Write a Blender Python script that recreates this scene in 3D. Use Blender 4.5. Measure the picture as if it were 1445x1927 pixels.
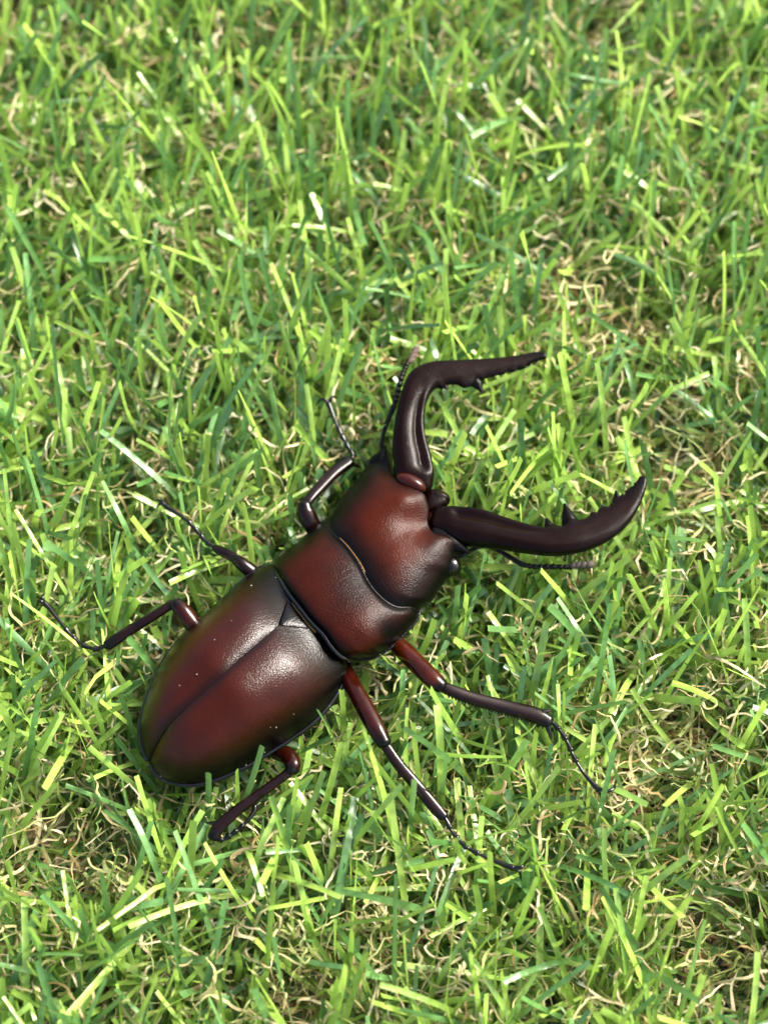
import bpy, math, random
import numpy as np
from mathutils import Vector, Matrix

# ------------------------------------------------------------------ camera, sky, sun, exposure
for o in list(bpy.data.objects):
    bpy.data.objects.remove(o)
sc = bpy.context.scene
C = sc.collection
S = 0.001                                   # everything below is measured in millimetres
PITCH = math.radians(66.0)                  # camera looks down by this angle
DIST, FPX = 300.0, 4050.0                   # mm to the beetle, focal length in photo pixels
TARGET = np.array([0.0, 0.0, 14.0])
CF = np.array([0, math.cos(PITCH), -math.sin(PITCH)])
CU = np.array([0, math.sin(PITCH), math.cos(PITCH)])
CR = np.array([1.0, 0, 0])
CAM = TARGET - DIST * CF

cd = bpy.data.cameras.new('camera')
cam = bpy.data.objects.new('camera', cd)
C.objects.link(cam)
cam.location = CAM * S
cam.rotation_euler = (math.pi / 2 - PITCH, 0, 0)
cd.sensor_fit = 'VERTICAL'
cd.sensor_height = 24.0
cd.lens = FPX / 1927 * 24.0
cd.clip_start = 0.01
cd.clip_end = 50
cd.dof.use_dof = True
cd.dof.focus_distance = 0.290
cd.dof.aperture_fstop = 10.0
sc.camera = cam

SUN_EL, SUN_AZ = math.radians(41), math.radians(60)      # azimuth from +Y towards +X
w = bpy.data.worlds.new('World')
sc.world = w
w.use_nodes = True
nt = w.node_tree
nt.nodes.clear()
sky = nt.nodes.new('ShaderNodeTexSky')
sky.sky_type = 'NISHITA'
sky.sun_disc = False
sky.sun_elevation = SUN_EL
sky.sun_rotation = SUN_AZ
sky.air_density = 1.0
sky.dust_density = 6.0
sky.ozone_density = 0.6
bg = nt.nodes.new('ShaderNodeBackground')
bg.inputs['Strength'].default_value = 0.14
wo = nt.nodes.new('ShaderNodeOutputWorld')
nt.links.new(sky.outputs[0], bg.inputs[0])
nt.links.new(bg.outputs[0], wo.inputs[0])

sd = bpy.data.lights.new('sun', 'SUN')
sd.energy = 3.5
sd.angle = math.radians(24)
sd.color = (1.0, 0.97, 0.92)
sun = bpy.data.objects.new('sun', sd)
C.objects.link(sun)
sdir = Vector((math.sin(SUN_AZ) * math.cos(SUN_EL), math.cos(SUN_AZ) * math.cos(SUN_EL), math.sin(SUN_EL)))
sun.rotation_euler = sdir.to_track_quat('Z', 'Y').to_euler()
sun.location = sdir * 2

sc.view_settings.view_transform = 'Standard'
sc.view_settings.look = 'None'
sc.view_settings.exposure = 1.42
sc.view_settings.gamma = 1.0
sc.view_settings.use_curve_mapping = False
sc.render.engine = 'CYCLES'
sc.render.resolution_x, sc.render.resolution_y = 767, 1024

rng = np.random.default_rng(11)
random.seed(11)


# ------------------------------------------------------------------ helpers
LIFT = 0.0


def at(px, py, z):
    """point at height z (mm) that was measured at a pixel of the photograph"""
    d = CF + (px - 722.5) / FPX * CR - (py - 963.5) / FPX * CU
    t = (z + LIFT - CAM[2]) / d[2]
    return CAM + t * d


def ats(rows):
    return np.array([at(*r) for r in rows])


def polyline(p, n, closed=False):
    """resample a polyline evenly by arc length"""
    p = np.asarray(p, float)
    if closed:
        p = np.vstack([p, p[:1]])
    d = np.r_[0, np.cumsum(np.linalg.norm(np.diff(p, axis=0), axis=1))]
    u = np.linspace(0, d[-1], n + 1)[:-1] if closed else np.linspace(0, d[-1], n)
    return np.stack([np.interp(u, d, p[:, k]) for k in range(p.shape[1])], 1)


def spline(p, n, closed=False):
    """Catmull-Rom through the rows of p, n samples"""
    p = np.asarray(p, float)
    m = len(p)
    segs = m if closed else m - 1
    out = []
    for i in range(n):
        g = i / (n if closed else n - 1) * segs
        k = min(int(g), segs - 1)
        t = g - k
        if closed:
            a, b, c, d = p[(k - 1) % m], p[k % m], p[(k + 1) % m], p[(k + 2) % m]
        else:
            b, c = p[k], p[k + 1]
            a = p[k - 1] if k > 0 else 2 * b - c
            d = p[k + 2] if k + 2 < m else 2 * c - b
        out.append(0.5 * (2 * b + (c - a) * t + (2 * a - 5 * b + 4 * c - d) * t * t + (3 * b - a - 3 * c + d) * t ** 3))
    return np.array(out)


def smooth_closed(p, it=2):
    for _ in range(it):
        p = 0.5 * p + 0.25 * (np.roll(p, 1, 0) + np.roll(p, -1, 0))
    return p


def obj(name, v, f, mat, parent=None, cols=None, smooth=True, origin=None, rough=None):
    v = np.asarray(v, float)
    me = bpy.data.meshes.new(name)
    o0 = np.zeros(3) if origin is None else np.asarray(origin)
    me.from_pydata(((v - o0) * S).tolist(), [], [list(map(int, q)) for q in f])
    if cols is not None:
        cols = np.asarray(cols, float)
        if cols.ndim == 1:
            cols = np.tile(cols, (len(v), 1))
        a = me.attributes.new('col', 'FLOAT_COLOR', 'POINT')
        a.data.foreach_set('color', np.c_[cols, np.ones(len(v))].astype(np.float32).ravel())
    if smooth:
        me.polygons.foreach_set('use_smooth', [True] * len(me.polygons))
    me.materials.append(mat)
    me.update()
    ob = bpy.data.objects.new(name, me)
    C.objects.link(ob)
    if parent is not None:
        ob.parent = parent
    return ob


def big_obj(name, v, quads, mat, cols, across=None, parent=None):
    me = bpy.data.meshes.new(name)
    nq = len(quads)
    me.vertices.add(len(v))
    me.vertices.foreach_set('co', (v * S).astype(np.float32).ravel())
    me.loops.add(nq * 4)
    me.loops.foreach_set('vertex_index', quads.astype(np.int32).ravel())
    me.polygons.add(nq)
    me.polygons.foreach_set('loop_start', np.arange(nq, dtype=np.int32) * 4)
    me.polygons.foreach_set('use_smooth', np.ones(nq, dtype=bool))
    a = me.attributes.new('col', 'FLOAT_COLOR', 'POINT')
    a.data.foreach_set('color', np.c_[cols, np.ones(len(v))].astype(np.float32).ravel())
    if across is not None:
        b = me.attributes.new('across', 'FLOAT', 'POINT')
        b.data.foreach_set('value', across.astype(np.float32))
    me.materials.append(mat)
    me.update(calc_edges=True)
    me.validate()
    ob = bpy.data.objects.new(name, me)
    C.objects.link(ob)
    if parent is not None:
        ob.parent = parent
    return ob


class Mesh:
    """collects pieces that belong to one object"""
    def __init__(self):
        self.v, self.f, self.c, self.n = [], [], [], 0

    def add(self, v, f, c):
        v = np.asarray(v, float)
        c = np.asarray(c, float)
        if c.ndim == 1:
            c = np.tile(c, (len(v), 1))
        self.v.append(v)
        self.c.append(c)
        self.f += [tuple(i + self.n for i in q) for q in f]
        self.n += len(v)

    def build(self, name, mat, parent=None, origin=None, smooth=True):
        return obj(name, np.vstack(self.v), self.f, mat, parent, np.vstack(self.c), smooth, origin)


def sweep(ctrl, ra, rb=None, n=24, k=14, power=2.0, groove=None, smoothpath=True, up=(0, 0, 1), flange=None):
    """tube along ctrl (m x 3); ra = half widths sideways, rb = half heights; rounded ends.
    groove(t, ang) scales the radius."""
    ctrl = np.asarray(ctrl, float)
    ra = np.asarray(ra, float)
    rb = ra if rb is None else np.asarray(rb, float)
    full = np.c_[ctrl, ra, rb]
    q = spline(full, n) if smoothpath else polyline(full, n)
    p, ra, rb = q[:, :3], np.maximum(q[:, 3], 0.01), np.maximum(q[:, 4], 0.01)
    tg = np.gradient(p, axis=0)
    tg /= np.linalg.norm(tg, axis=1)[:, None]
    upv = np.array(up, float)
    side = np.cross(tg, upv)
    side /= np.maximum(np.linalg.norm(side, axis=1), 1e-6)[:, None]
    vert = np.cross(side, tg)
    rows, ts = [], []
    for e in (0.15, 0.5, 0.8):                                   # rounded start
        s = math.sqrt(max(0, 1 - (1 - e) ** 2))
        rows.append((p[0] - tg[0] * ra[0] * 0.6 * (1 - e), side[0], vert[0], ra[0] * s, rb[0] * s, 0.0))
    for i in range(n):
        rows.append((p[i], side[i], vert[i], ra[i], rb[i], i / (n - 1)))
    for e in (0.8, 0.5, 0.15):
        s = math.sqrt(max(0, 1 - (1 - e) ** 2))
        rows.append((p[-1] + tg[-1] * ra[-1] * 0.8 * (1 - e), side[-1], vert[-1], ra[-1] * s, rb[-1] * s, 1.0))
    V, T = [], []
    for (c, sd_, vt, a, b, t) in rows:
        for j in range(k):
            an = 2 * math.pi * j / k
            cx, sx = math.cos(an), math.sin(an)
            cx = math.copysign(abs(cx) ** (2 / power), cx)
            sx = math.copysign(abs(sx) ** (2 / power), sx)
            g = groove(t, an) if groove else 1.0
            V.append(c + (sd_ * a * cx + vt * b * sx) * g + (sd_ * flange(t, an) if flange else 0.0))
            T.append(t)
    F = []
    m = len(rows)
    for i in range(m - 1):
        for j in range(k):
            j2 = (j + 1) % k
            F.append((i * k + j, i * k + j2, (i + 1) * k + j2, (i + 1) * k + j))
    F.append(tuple(range(k - 1, -1, -1)))
    F.append(tuple((m - 1) * k + j for j in range(k)))
    return np.array(V), F, np.array(T)


def dome(outline, centre, top, bottom, rings=16, ptop=2.6, qtop=0.6, bump=None):
    """closed shell: star-shaped outline (n x 3) raised by top over the centre and sunk by bottom below"""
    n = len(outline)
    c = np.asarray(centre, float)
    rr = np.sin(np.linspace(0, math.pi / 2, rings + 1))[1:]
    V, R = [c + [0, 0, top]], [0.0]
    F = []
    for r in rr:
        for q in outline:
            p = c + (q - c) * r
            p[2] += top * max(0, 1 - r ** ptop) ** qtop
            V.append(p)
            R.append(r)
    for j in range(n):
        F.append((0, 1 + j, 1 + (j + 1) % n))
    for i in range(rings - 1):
        for j in range(n):
            a, b = 1 + i * n + j, 1 + i * n + (j + 1) % n
            F.append((a, a + n, b + n, b))
    last = 1 + (rings - 1) * n
    prev = [last + j for j in range(n)]
    br = rr[::-1][1::2]
    for r in br:
        s = len(V)
        for q in outline:
            p = c + (q - c) * r
            p[2] -= bottom * max(0, 1 - r ** 2.2) ** 0.6
            V.append(p)
            R.append(1.0)
        for j in range(n):
            F.append((prev[j], s + j, s + (j + 1) % n, prev[(j + 1) % n]))
        prev = [s + j for j in range(n)]
    V.append(c - [0, 0, bottom])
    R.append(1.0)
    for j in range(n):
        F.append((prev[j], len(V) - 1, prev[(j + 1) % n]))
    V = np.array(V)
    if bump is not None:
        ntop = 1 + rings * n
        V[:ntop, 2] += bump(V[:ntop], np.array(R[:ntop]))
    # consistent orientation (outward)
    return V, [tuple(q) for q in F], np.array(R)


def ellipsoid(c, ax, nu=12, nv=8):
    """ax: 3x3 rows = half axes"""
    V, F = [], []
    ax = np.asarray(ax, float)
    for i in range(nv + 1):
        ph = math.pi * i / nv
        for j in range(nu):
            th = 2 * math.pi * j / nu
            V.append(np.asarray(c) + ax[0] * math.sin(ph) * math.cos(th) + ax[1] * math.sin(ph) * math.sin(th) + ax[2] * math.cos(ph))
    for i in range(nv):
        for j in range(nu):
            F.append((i * nu + j, (i + 1) * nu + j, (i + 1) * nu + (j + 1) % nu, i * nu + (j + 1) % nu))
    return np.array(V), F


def smoothstep(a, b, x):
    t = np.clip((x - a) / (b - a), 0, 1)
    return t * t * (3 - 2 * t)


# ------------------------------------------------------------------ materials
def mat_new(name):
    m = bpy.data.materials.new(name)
    m.use_nodes = True
    n = m.node_tree
    n.nodes.clear()
    out = n.nodes.new('ShaderNodeOutputMaterial')
    return m, n, out


def shell_mat(name, rough, grain, grain_scale, spec=0.5, coat=0.0, mott=0.35):
    """insect cuticle: pigment from the mesh, fine granular relief"""
    m, n, out = mat_new(name)
    b = n.nodes.new('ShaderNodeBsdfPrincipled')
    at_ = n.nodes.new('ShaderNodeAttribute')
    at_.attribute_name = 'col'
    tc = n.nodes.new('ShaderNodeTexCoord')
    no = n.nodes.new('ShaderNodeTexNoise')
    no.inputs['Scale'].default_value = 420
    no.inputs['Detail'].default_value = 4
    mr = n.nodes.new('ShaderNodeMapRange')
    mr.inputs['From Min'].default_value = 0.3
    mr.inputs['From Max'].default_value = 0.7
    mr.inputs['To Min'].default_value = 1 - mott
    mr.inputs['To Max'].default_value = 1 + mott
    mx = n.nodes.new('ShaderNodeVectorMath')
    mx.operation = 'SCALE'
    n.links.new(tc.outputs['Object'], no.inputs['Vector'])
    n.links.new(no.outputs['Fac'], mr.inputs['Value'])
    n.links.new(at_.outputs['Color'], mx.inputs[0])
    n.links.new(mr.outputs[0], mx.inputs['Scale'])
    n.links.new(mx.outputs[0], b.inputs['Base Color'])
    rn = n.nodes.new('ShaderNodeTexNoise')
    rn.inputs['Scale'].default_value = 700
    rn.inputs['Detail'].default_value = 5
    rm = n.nodes.new('ShaderNodeMapRange')
    rm.inputs['From Min'].default_value = 0.3
    rm.inputs['From Max'].default_value = 0.7
    rm.inputs['To Min'].default_value = rough * 0.75
    rm.inputs['To Max'].default_value = rough * 1.35
    n.links.new(tc.outputs['Object'], rn.inputs['Vector'])
    n.links.new(rn.outputs['Fac'], rm.inputs['Value'])
    n.links.new(rm.outputs[0], b.inputs['Roughness'])
    b.inputs['Specular IOR Level'].default_value = spec
    b.inputs['Coat Weight'].default_value = coat
    b.inputs['Coat Roughness'].default_value = 0.12
    g = n.nodes.new('ShaderNodeTexNoise')
    g.inputs['Scale'].default_value = grain_scale
    g.inputs['Detail'].default_value = 2
    n.links.new(tc.outputs['Object'], g.inputs['Vector'])
    bp = n.nodes.new('ShaderNodeBump')
    bp.inputs['Strength'].default_value = grain
    bp.inputs['Distance'].default_value = 0.00012
    n.links.new(g.outputs['Fac'], bp.inputs['Height'])
    n.links.new(bp.outputs[0], b.inputs['Normal'])
    n.links.new(b.outputs[0], out.inputs[0])
    return m


M_SHELL = shell_mat('satin_cuticle', 0.15, 0.50, 4800, 0.22, mott=0.12)
M_GRAIN = shell_mat('granular_cuticle', 0.19, 0.60, 5200, 0.12, mott=0.15)
M_MAND = shell_mat('mandible_cuticle', 0.17, 0.30, 5200, 0.10, mott=0.15)
M_LEG = shell_mat('polished_cuticle', 0.13, 0.08, 5000, 0.26)
M_BLACK = shell_mat('black_gloss_cuticle', 0.14, 0.05, 4000)


def blade_mat(name, rough, trans, stria, spec=0.5):
    m, n, out = mat_new(name)
    b = n.nodes.new('ShaderNodeBsdfPrincipled')
    at_ = n.nodes.new('ShaderNodeAttribute')
    at_.attribute_name = 'col'
    tc = n.nodes.new('ShaderNodeTexCoord')
    no = n.nodes.new('ShaderNodeTexNoise')
    no.inputs['Scale'].default_value = 260
    no.inputs['Detail'].default_value = 3
    n.links.new(tc.outputs['Object'], no.inputs['Vector'])
    mr = n.nodes.new('ShaderNodeMapRange')
    mr.inputs['From Min'].default_value = 0.3
    mr.inputs['From Max'].default_value = 0.7
    mr.inputs['To Min'].default_value = 0.8
    mr.inputs['To Max'].default_value = 1.2
    n.links.new(no.outputs['Fac'], mr.inputs['Value'])
    mx = n.nodes.new('ShaderNodeVectorMath')
    mx.operation = 'SCALE'
    n.links.new(at_.outputs['Color'], mx.inputs[0])
    n.links.new(mr.outputs[0], mx.inputs['Scale'])
    n.links.new(mx.outputs[0], b.inputs['Base Color'])
    b.inputs['Roughness'].default_value = rough
    b.inputs['Specular IOR Level'].default_value = spec
    if stria:
        b.inputs['Coat Weight'].default_value = 0.4
        b.inputs['Coat Roughness'].default_value = 0.32
        b.inputs['Coat IOR'].default_value = 1.55
        ac = n.nodes.new('ShaderNodeAttribute')
        ac.attribute_name = 'across'
        mu = n.nodes.new('ShaderNodeMath')
        mu.operation = 'MULTIPLY'
        mu.inputs[1].default_value = 17.0
        si = n.nodes.new('ShaderNodeMath')
        si.operation = 'SINE'
        n.links.new(ac.outputs['Fac'], mu.inputs[0])
        n.links.new(mu.outputs[0], si.inputs[0])
        ad = n.nodes.new('ShaderNodeMath')
        ad.operation = 'ADD'
        n2 = n.nodes.new('ShaderNodeTexNoise')
        n2.inputs['Scale'].default_value = 2600
        n.links.new(tc.outputs['Object'], n2.inputs['Vector'])
        n.links.new(si.outputs[0], ad.inputs[0])
        n.links.new(n2.outputs['Fac'], ad.inputs[1])
        bp = n.nodes.new('ShaderNodeBump')
        bp.inputs['Strength'].default_value = stria
        bp.inputs['Distance'].default_value = 0.00006
        n.links.new(ad.outputs[0], bp.inputs['Height'])
        n3 = n.nodes.new('ShaderNodeTexNoise')                    # the blades are slightly wavy
        n3.inputs['Scale'].default_value = 240
        n.links.new(tc.outputs['Object'], n3.inputs['Vector'])
        b3 = n.nodes.new('ShaderNodeBump')
        b3.inputs['Strength'].default_value = 0.8
        b3.inputs['Distance'].default_value = 0.0011
        n.links.new(n3.outputs['Fac'], b3.inputs['Height'])
        n.links.new(b3.outputs[0], bp.inputs['Normal'])
        n.links.new(bp.outputs[0], b.inputs['Normal'])
        n.links.new(bp.outputs[0], b.inputs['Coat Normal'])
    tr = n.nodes.new('ShaderNodeBsdfTranslucent')
    n.links.new(mx.outputs[0], tr.inputs['Color'])
    mix = n.nodes.new('ShaderNodeMixShader')
    mix.inputs[0].default_value = trans
    n.links.new(b.outputs[0], mix.inputs[1])
    n.links.new(tr.outputs[0], mix.inputs[2])
    n.links.new(mix.outputs[0], out.inputs[0])
    return m


M_BLADE = blade_mat('plastic_grass_blade', 0.30, 0.32, 0.10, 0.8)
M_FIBRE = blade_mat('curled_fibre', 0.45, 0.30, 0.0, 0.4)


def crumb_mat():
    m, n, out = mat_new('wood_crumb')
    b = n.nodes.new('ShaderNodeBsdfPrincipled')
    at_ = n.nodes.new('ShaderNodeAttribute')
    at_.attribute_name = 'col'
    n.links.new(at_.outputs['Color'], b.inputs['Base Color'])
    b.inputs['Roughness'].default_value = 0.8
    n.links.new(b.outputs[0], out.inputs[0])
    return m


M_CRUMB = crumb_mat()


def ground_mat():
    m, n, out = mat_new('turf_backing')
    b = n.nodes.new('ShaderNodeBsdfPrincipled')
    tc = n.nodes.new('ShaderNodeTexCoord')
    a = n.nodes.new('ShaderNodeTexNoise')
    a.inputs['Scale'].default_value = 110
    a.inputs['Detail'].default_value = 6
    r = n.nodes.new('ShaderNodeValToRGB')
    e = r.color_ramp.elements
    e[0].position, e[0].color = 0.34, (0.06, 0.06, 0.03, 1)
    e[1].position, e[1].color = 0.64, (0.46, 0.34, 0.17, 1)
    k = e.new(0.5)
    k.color = (0.24, 0.21, 0.09, 1)
    n.links.new(tc.outputs['Object'], a.inputs['Vector'])
    n.links.new(a.outputs['Fac'], r.inputs[0])
    n.links.new(r.outputs[0], b.inputs['Base Color'])
    b.inputs['Roughness'].default_value = 0.85
    g = n.nodes.new('ShaderNodeTexNoise')
    g.inputs['Scale'].default_value = 900
    n.links.new(tc.outputs['Object'], g.inputs['Vector'])
    bp = n.nodes.new('ShaderNodeBump')
    bp.inputs['Distance'].default_value = 0.0006
    n.links.new(g.outputs['Fac'], bp.inputs['Height'])
    n.links.new(bp.outputs[0], b.inputs['Normal'])
    n.links.new(b.outputs[0], out.inputs[0])
    return m


# ------------------------------------------------------------------ the ground: the turf's backing
def ground():
    nx, ny = 120, 140
    xs, ys = np.linspace(-250, 250, nx), np.linspace(-240, 330, ny)
    X, Y = np.meshgrid(xs, ys)
    Z = 0.35 * np.sin(X * 0.21 + 1.3) * np.cos(Y * 0.17) + 0.25 * np.sin(X * 0.47 + Y * 0.39)
    v = np.stack([X, Y, Z], -1).reshape(-1, 3)
    f = [(j * nx + i, j * nx + i + 1, (j + 1) * nx + i + 1, (j + 1) * nx + i) for j in range(ny - 1) for i in range(nx - 1)]
    o = obj('ground', v, f, ground_mat())
    o['kind'] = 'structure'
    o['label'] = 'artificial turf with its sandy brown backing'
    return o


GROUND = ground()

# ------------------------------------------------------------------ the stag beetle
LIFT = 1.3                                  # the beetle stands on the tips of the pile
ORIGIN = at(560, 1180, 0) * np.array([1, 1, 0]) + np.array([0, 0, 6.0])
BEETLE = bpy.data.objects.new('stag_beetle', None)
C.objects.link(BEETLE)
BEETLE.empty_display_size = 0.01
BEETLE.location = ORIGIN * S
BEETLE['label'] = 'dark reddish brown stag beetle with long toothed mandibles standing on green artificial turf'
BEETLE['category'] = 'beetle'

RED = np.array([0.037, 0.0054, 0.0013])
RED2 = np.array([0.022, 0.0032, 0.0013])
BLK = np.array([0.0016, 0.0013, 0.0012])
BRN = np.array([0.0060, 0.0018, 0.0013])
GOLD = np.array([0.30, 0.15, 0.03])
CLEAR = []          # (kind, data, z) used to press the grass down under the beetle


def part(name, v, f, c, mat=None, parent=None, smooth=True):
    """a beetle part: coordinates relative to the beetle's base"""
    return obj(name, v, f, mat or M_SHELL, parent or BEETLE, c, smooth, ORIGIN)


def mixc(a, b, t):
    t = np.asarray(t)[:, None]
    return a * (1 - t) + b * t


def gauss(V, px, py, z, s):
    c = at(px, py, z)
    return np.exp(-((V[:, 0] - c[0]) ** 2 + (V[:, 1] - c[1]) ** 2) / (2 * s * s))


def line_gauss(V, a, b, s):
    a, b = np.asarray(a)[:2], np.asarray(b)[:2]
    d = b - a
    t = np.clip(((V[:, :2] - a) @ d) / (d @ d), 0, 1)
    q = a + t[:, None] * d
    return np.exp(-((V[:, :2] - q) ** 2).sum(1) / (2 * s * s))


# --- wing cases
ZM0, ZM1 = 12.6, 11.4
left_m = [(512, 1061), (492, 1068), (473, 1080), (429, 1121), (386, 1161), (336, 1208), (298, 1264), (277, 1314), (265, 1358), (265, 1392), (271, 1415), (281, 1435)]
right_m = [(655, 1255), (654, 1268), (647, 1283), (625, 1320), (588, 1361), (541, 1395), (504, 1418), (464, 1442), (404, 1468), (361, 1477), (323, 1473), (296, 1458), (281, 1435)]
suture = [(523, 1177, 18.9), (490, 1205, 20.1), (454, 1236, 20.8), (417, 1270, 21.0), (379, 1305, 19.8), (347, 1333, 18.6), (318, 1363, 16.9), (295, 1400, 14.4), (281, 1434, 11.7)]


def margin(m):
    n = len(m)
    return ats([(x, y, ZM0 + (ZM1 - ZM0) * i / (n - 1)) for i, (x, y) in enumerate(m)])


ML, MR = polyline(spline(margin(left_m), 160), 70), polyline(spline(margin(right_m), 160), 70)
SUT = polyline(spline(ats(suture), 120), 62)
SC_L, SC_R = at(541, 1127, 16.9), at(597, 1186, 16.9)


def elytron(M, corner, side):
    head = polyline(np.array([corner, SUT[0]]), 9)[:-1]
    inner = np.vstack([head, SUT])                              # 70 rows, same as the margin
    nu, nv = 70, 26
    V, E = [], []
    for i in range(nu):
        u = i / (nu - 1)
        a, b = inner[i].copy(), M[i]
        out = (b - a)[:2]
        ln = np.linalg.norm(out) + 1e-6
        # neighbouring margin point gives the flange direction
        for j in range(nv):
            v = j / (nv - 1)
            vv = 1 - (1 - v) ** 1.35                             # denser near the rim
            p = a + (b - a) * vv
            h = a[2] - b[2]
            prof = max(0, 1 - vv ** 2.5) ** 0.62
            swell = 0.40 * math.sin(min(1, vv * 1.15) * math.pi) * min(1, ln / 6) * smoothstep(0.0, 0.25, u)
            front = 1 - 0.22 * (1 - smoothstep(0, 0.22, u)) * math.sin(vv * math.pi * 0.5)
            seam = -0.22 * math.exp(-(vv * ln / 0.18) ** 2) * smoothstep(0.1, 0.2, u)
            p[2] = b[2] + h * prof * front + swell + seam
            if vv > 0.94:                                        # raised lip round the edge
                p[2] = max(p[2], b[2] + 0.25)
            V.append(p)
            E.append((u, vv, ln))
    F = []
    for i in range(nu - 1):
        for j in range(nv - 1):
            q = (i * nv + j, (i + 1) * nv + j, (i + 1) * nv + j + 1, i * nv + j + 1)
            F.append(q if side < 0 else q[::-1])
    V, E = np.array(V), np.array(E)
    # thickness: turn the rim under
    base = len(V)
    rim = [i * nv + nv - 1 for i in range(nu)]
    low = V[rim] - np.array([0, 0, 0.8])
    V = np.vstack([V, low])
    for i in range(nu - 1):
        q = (rim[i], rim[i + 1], base + i + 1, base + i)
        F.append(q if side < 0 else q[::-1])
    fr = [j for j in range(nv)]
    base2 = len(V)
    V = np.vstack([V, V[fr] - np.array([0, 0, 1.6]) - 0.0])
    for j in range(nv - 1):
        q = (fr[j], fr[j + 1], base2 + j + 1, base2 + j)
        F.append(q if side > 0 else q[::-1])
    E = np.vstack([E, np.tile([0.5, 1.0, 1.0], (nu, 1)), np.tile([0, 1.0, 1.0], (nv, 1))])
    u, vv, ln = E.T
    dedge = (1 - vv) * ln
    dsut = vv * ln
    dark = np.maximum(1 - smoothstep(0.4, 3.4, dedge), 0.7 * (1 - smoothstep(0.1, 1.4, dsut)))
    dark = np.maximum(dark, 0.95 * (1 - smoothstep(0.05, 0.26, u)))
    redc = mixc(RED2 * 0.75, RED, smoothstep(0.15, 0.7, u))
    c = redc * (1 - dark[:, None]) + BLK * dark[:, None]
    return part('elytron', V, F, c)


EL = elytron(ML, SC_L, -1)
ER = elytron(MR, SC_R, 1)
for MM, par in ((ML, EL), (MR, ER)):
    vv, ff, tt = sweep(MM[2:-1], [0.36] * 67, [0.28] * 67, n=67, k=8)
    part('rim', vv, ff, BLK * 1.2, M_BLACK, par)

# underside of the abdomen, closed by the outline of both wing cases
outl = np.vstack([ML, MR[::-1][1:], ats([(620, 1205, 12.2), (570, 1130, 12.2)])])
outl = polyline(outl, 90, True)
cen = outl.mean(0)
outl_in = cen + (outl - cen) * 0.985
outl_in[:, 2] -= 0.35
v, f, R = dome(outl_in, cen - [0, 0, 0.4], 1.5, 5.0, rings=5)
part('abdomen', v, f, BLK * 1.3, M_LEG)
CLEAR.append(('poly', outl, 7.2 + LIFT))

# --- scutellum and the waist between wing cases and pronotum
sct = np.array([at(541, 1124, 16.5), at(523, 1179, 18.5), at(599, 1188, 16.5), at(592, 1165, 16.2), at(565, 1138, 16.2)])
sct = smooth_closed(polyline(sct, 30, True), 1)
v, f, R = dome(sct, sct.mean(0), 0.45, 2.0, rings=5)
part('scutellum', v, f, BLK, M_SHELL)
waist = sweep([at(560, 1180, 12.8), at(600, 1140, 12.8), at(630, 1110, 12.8)], [8.4, 8.0, 7.5], [4.4, 4.2, 4.2], n=10, k=24)
part('waist', waist[0], waist[1], BLK * 1.2, M_SHELL)

# --- pronotum
def arc(t, e=2.6, q=0.55):
    """height profile across the body, t from 0 (left) to 1 (right)"""
    return max(0.0, 1 - abs(2 * t - 1) ** e) ** q


def edge(pts, z0, h, n=61, zfun=None):
    """plan points traced along one edge -> 3-D curve that arches over the body"""
    q = spline(np.array(pts, float), 240)
    q = polyline(q, n)
    return np.array([at(x, y, z0 + (h * arc(i / (n - 1)) if zfun is None else zfun(i / (n - 1)))) for i, (x, y) in enumerate(q)])


def loft(A, B, Lc, Rc, nj, bulge, roll=(0.8, 0.8), rollw=0.08, skirt=2.5, bump=None):
    """Coons patch between edge A (j=0) and edge B (j=1) with side curves Lc, Rc; bulges up; edges roll down"""
    ni = len(A)
    Lc, Rc = polyline(Lc, nj), polyline(Rc, nj)
    V, UV = [], []
    for j in range(nj):
        g = j / (nj - 1)
        for i in range(ni):
            t = i / (ni - 1)
            ruled = A[i] * (1 - g) + B[i] * g
            sides = Lc[j] * (1 - t) + Rc[j] * t
            cor = (A[0] * (1 - t) + A[-1] * t) * (1 - g) + (B[0] * (1 - t) + B[-1] * t) * g
            p = ruled + sides - cor
            k = arc(t)
            p[2] += bulge * (4 * g * (1 - g)) ** 0.8 * k
            p[2] -= roll[0] * (1 - smoothstep(0, rollw, g)) * k + roll[1] * (1 - smoothstep(0, rollw, 1 - g)) * k
            V.append(p)
            UV.append((t, g))
    V, UV = np.array(V), np.array(UV)
    if bump is not None:
        V[:, 2] += bump(V, UV[:, 0], UV[:, 1])
    F = [(j * ni + i, j * ni + i + 1, (j + 1) * ni + i + 1, (j + 1) * ni + i) for j in range(nj - 1) for i in range(ni - 1)]
    ring = [i for i in range(ni)] + [j * ni + ni - 1 for j in range(1, nj)] + [(nj - 1) * ni + i for i in range(ni - 2, -1, -1)] + [j * ni for j in range(nj - 2, 0, -1)]
    c0 = V[ring].mean(0)
    zlow = V[ring][:, 2].min() - 0.3
    prev = ring
    for (sc_, dz) in ((0.985, -0.5), (0.95, -skirt), (0.6, -skirt - 1.6), (0.25, -skirt - 2.1)):
        st = len(V)
        q = c0 + (V[ring] - c0) * sc_
        q[:, 2] = np.minimum(V[ring][:, 2] - 0.4, zlow + 0.5 + dz) if dz < -0.6 else V[ring][:, 2] + dz
        V = np.vstack([V, q])
        UV = np.vstack([UV, np.tile([-1.0, -1.0], (len(ring), 1))])
        m = len(ring)
        for k in range(m):
            F.append((prev[k], st + k, st + (k + 1) % m, prev[(k + 1) % m]))
        prev = [st + k for k in range(m)]
    F.append(tuple(prev))
    return V, F, UV, V[ring]


def rim_tube(path, r, name, col, mat, parent, k=8, n=None):
    q = np.asarray(path)
    vv, ff, tt = sweep(q, [r] * len(q), n=n or len(q), k=k)
    return part(name, vv, ff, col, mat, parent)


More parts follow.
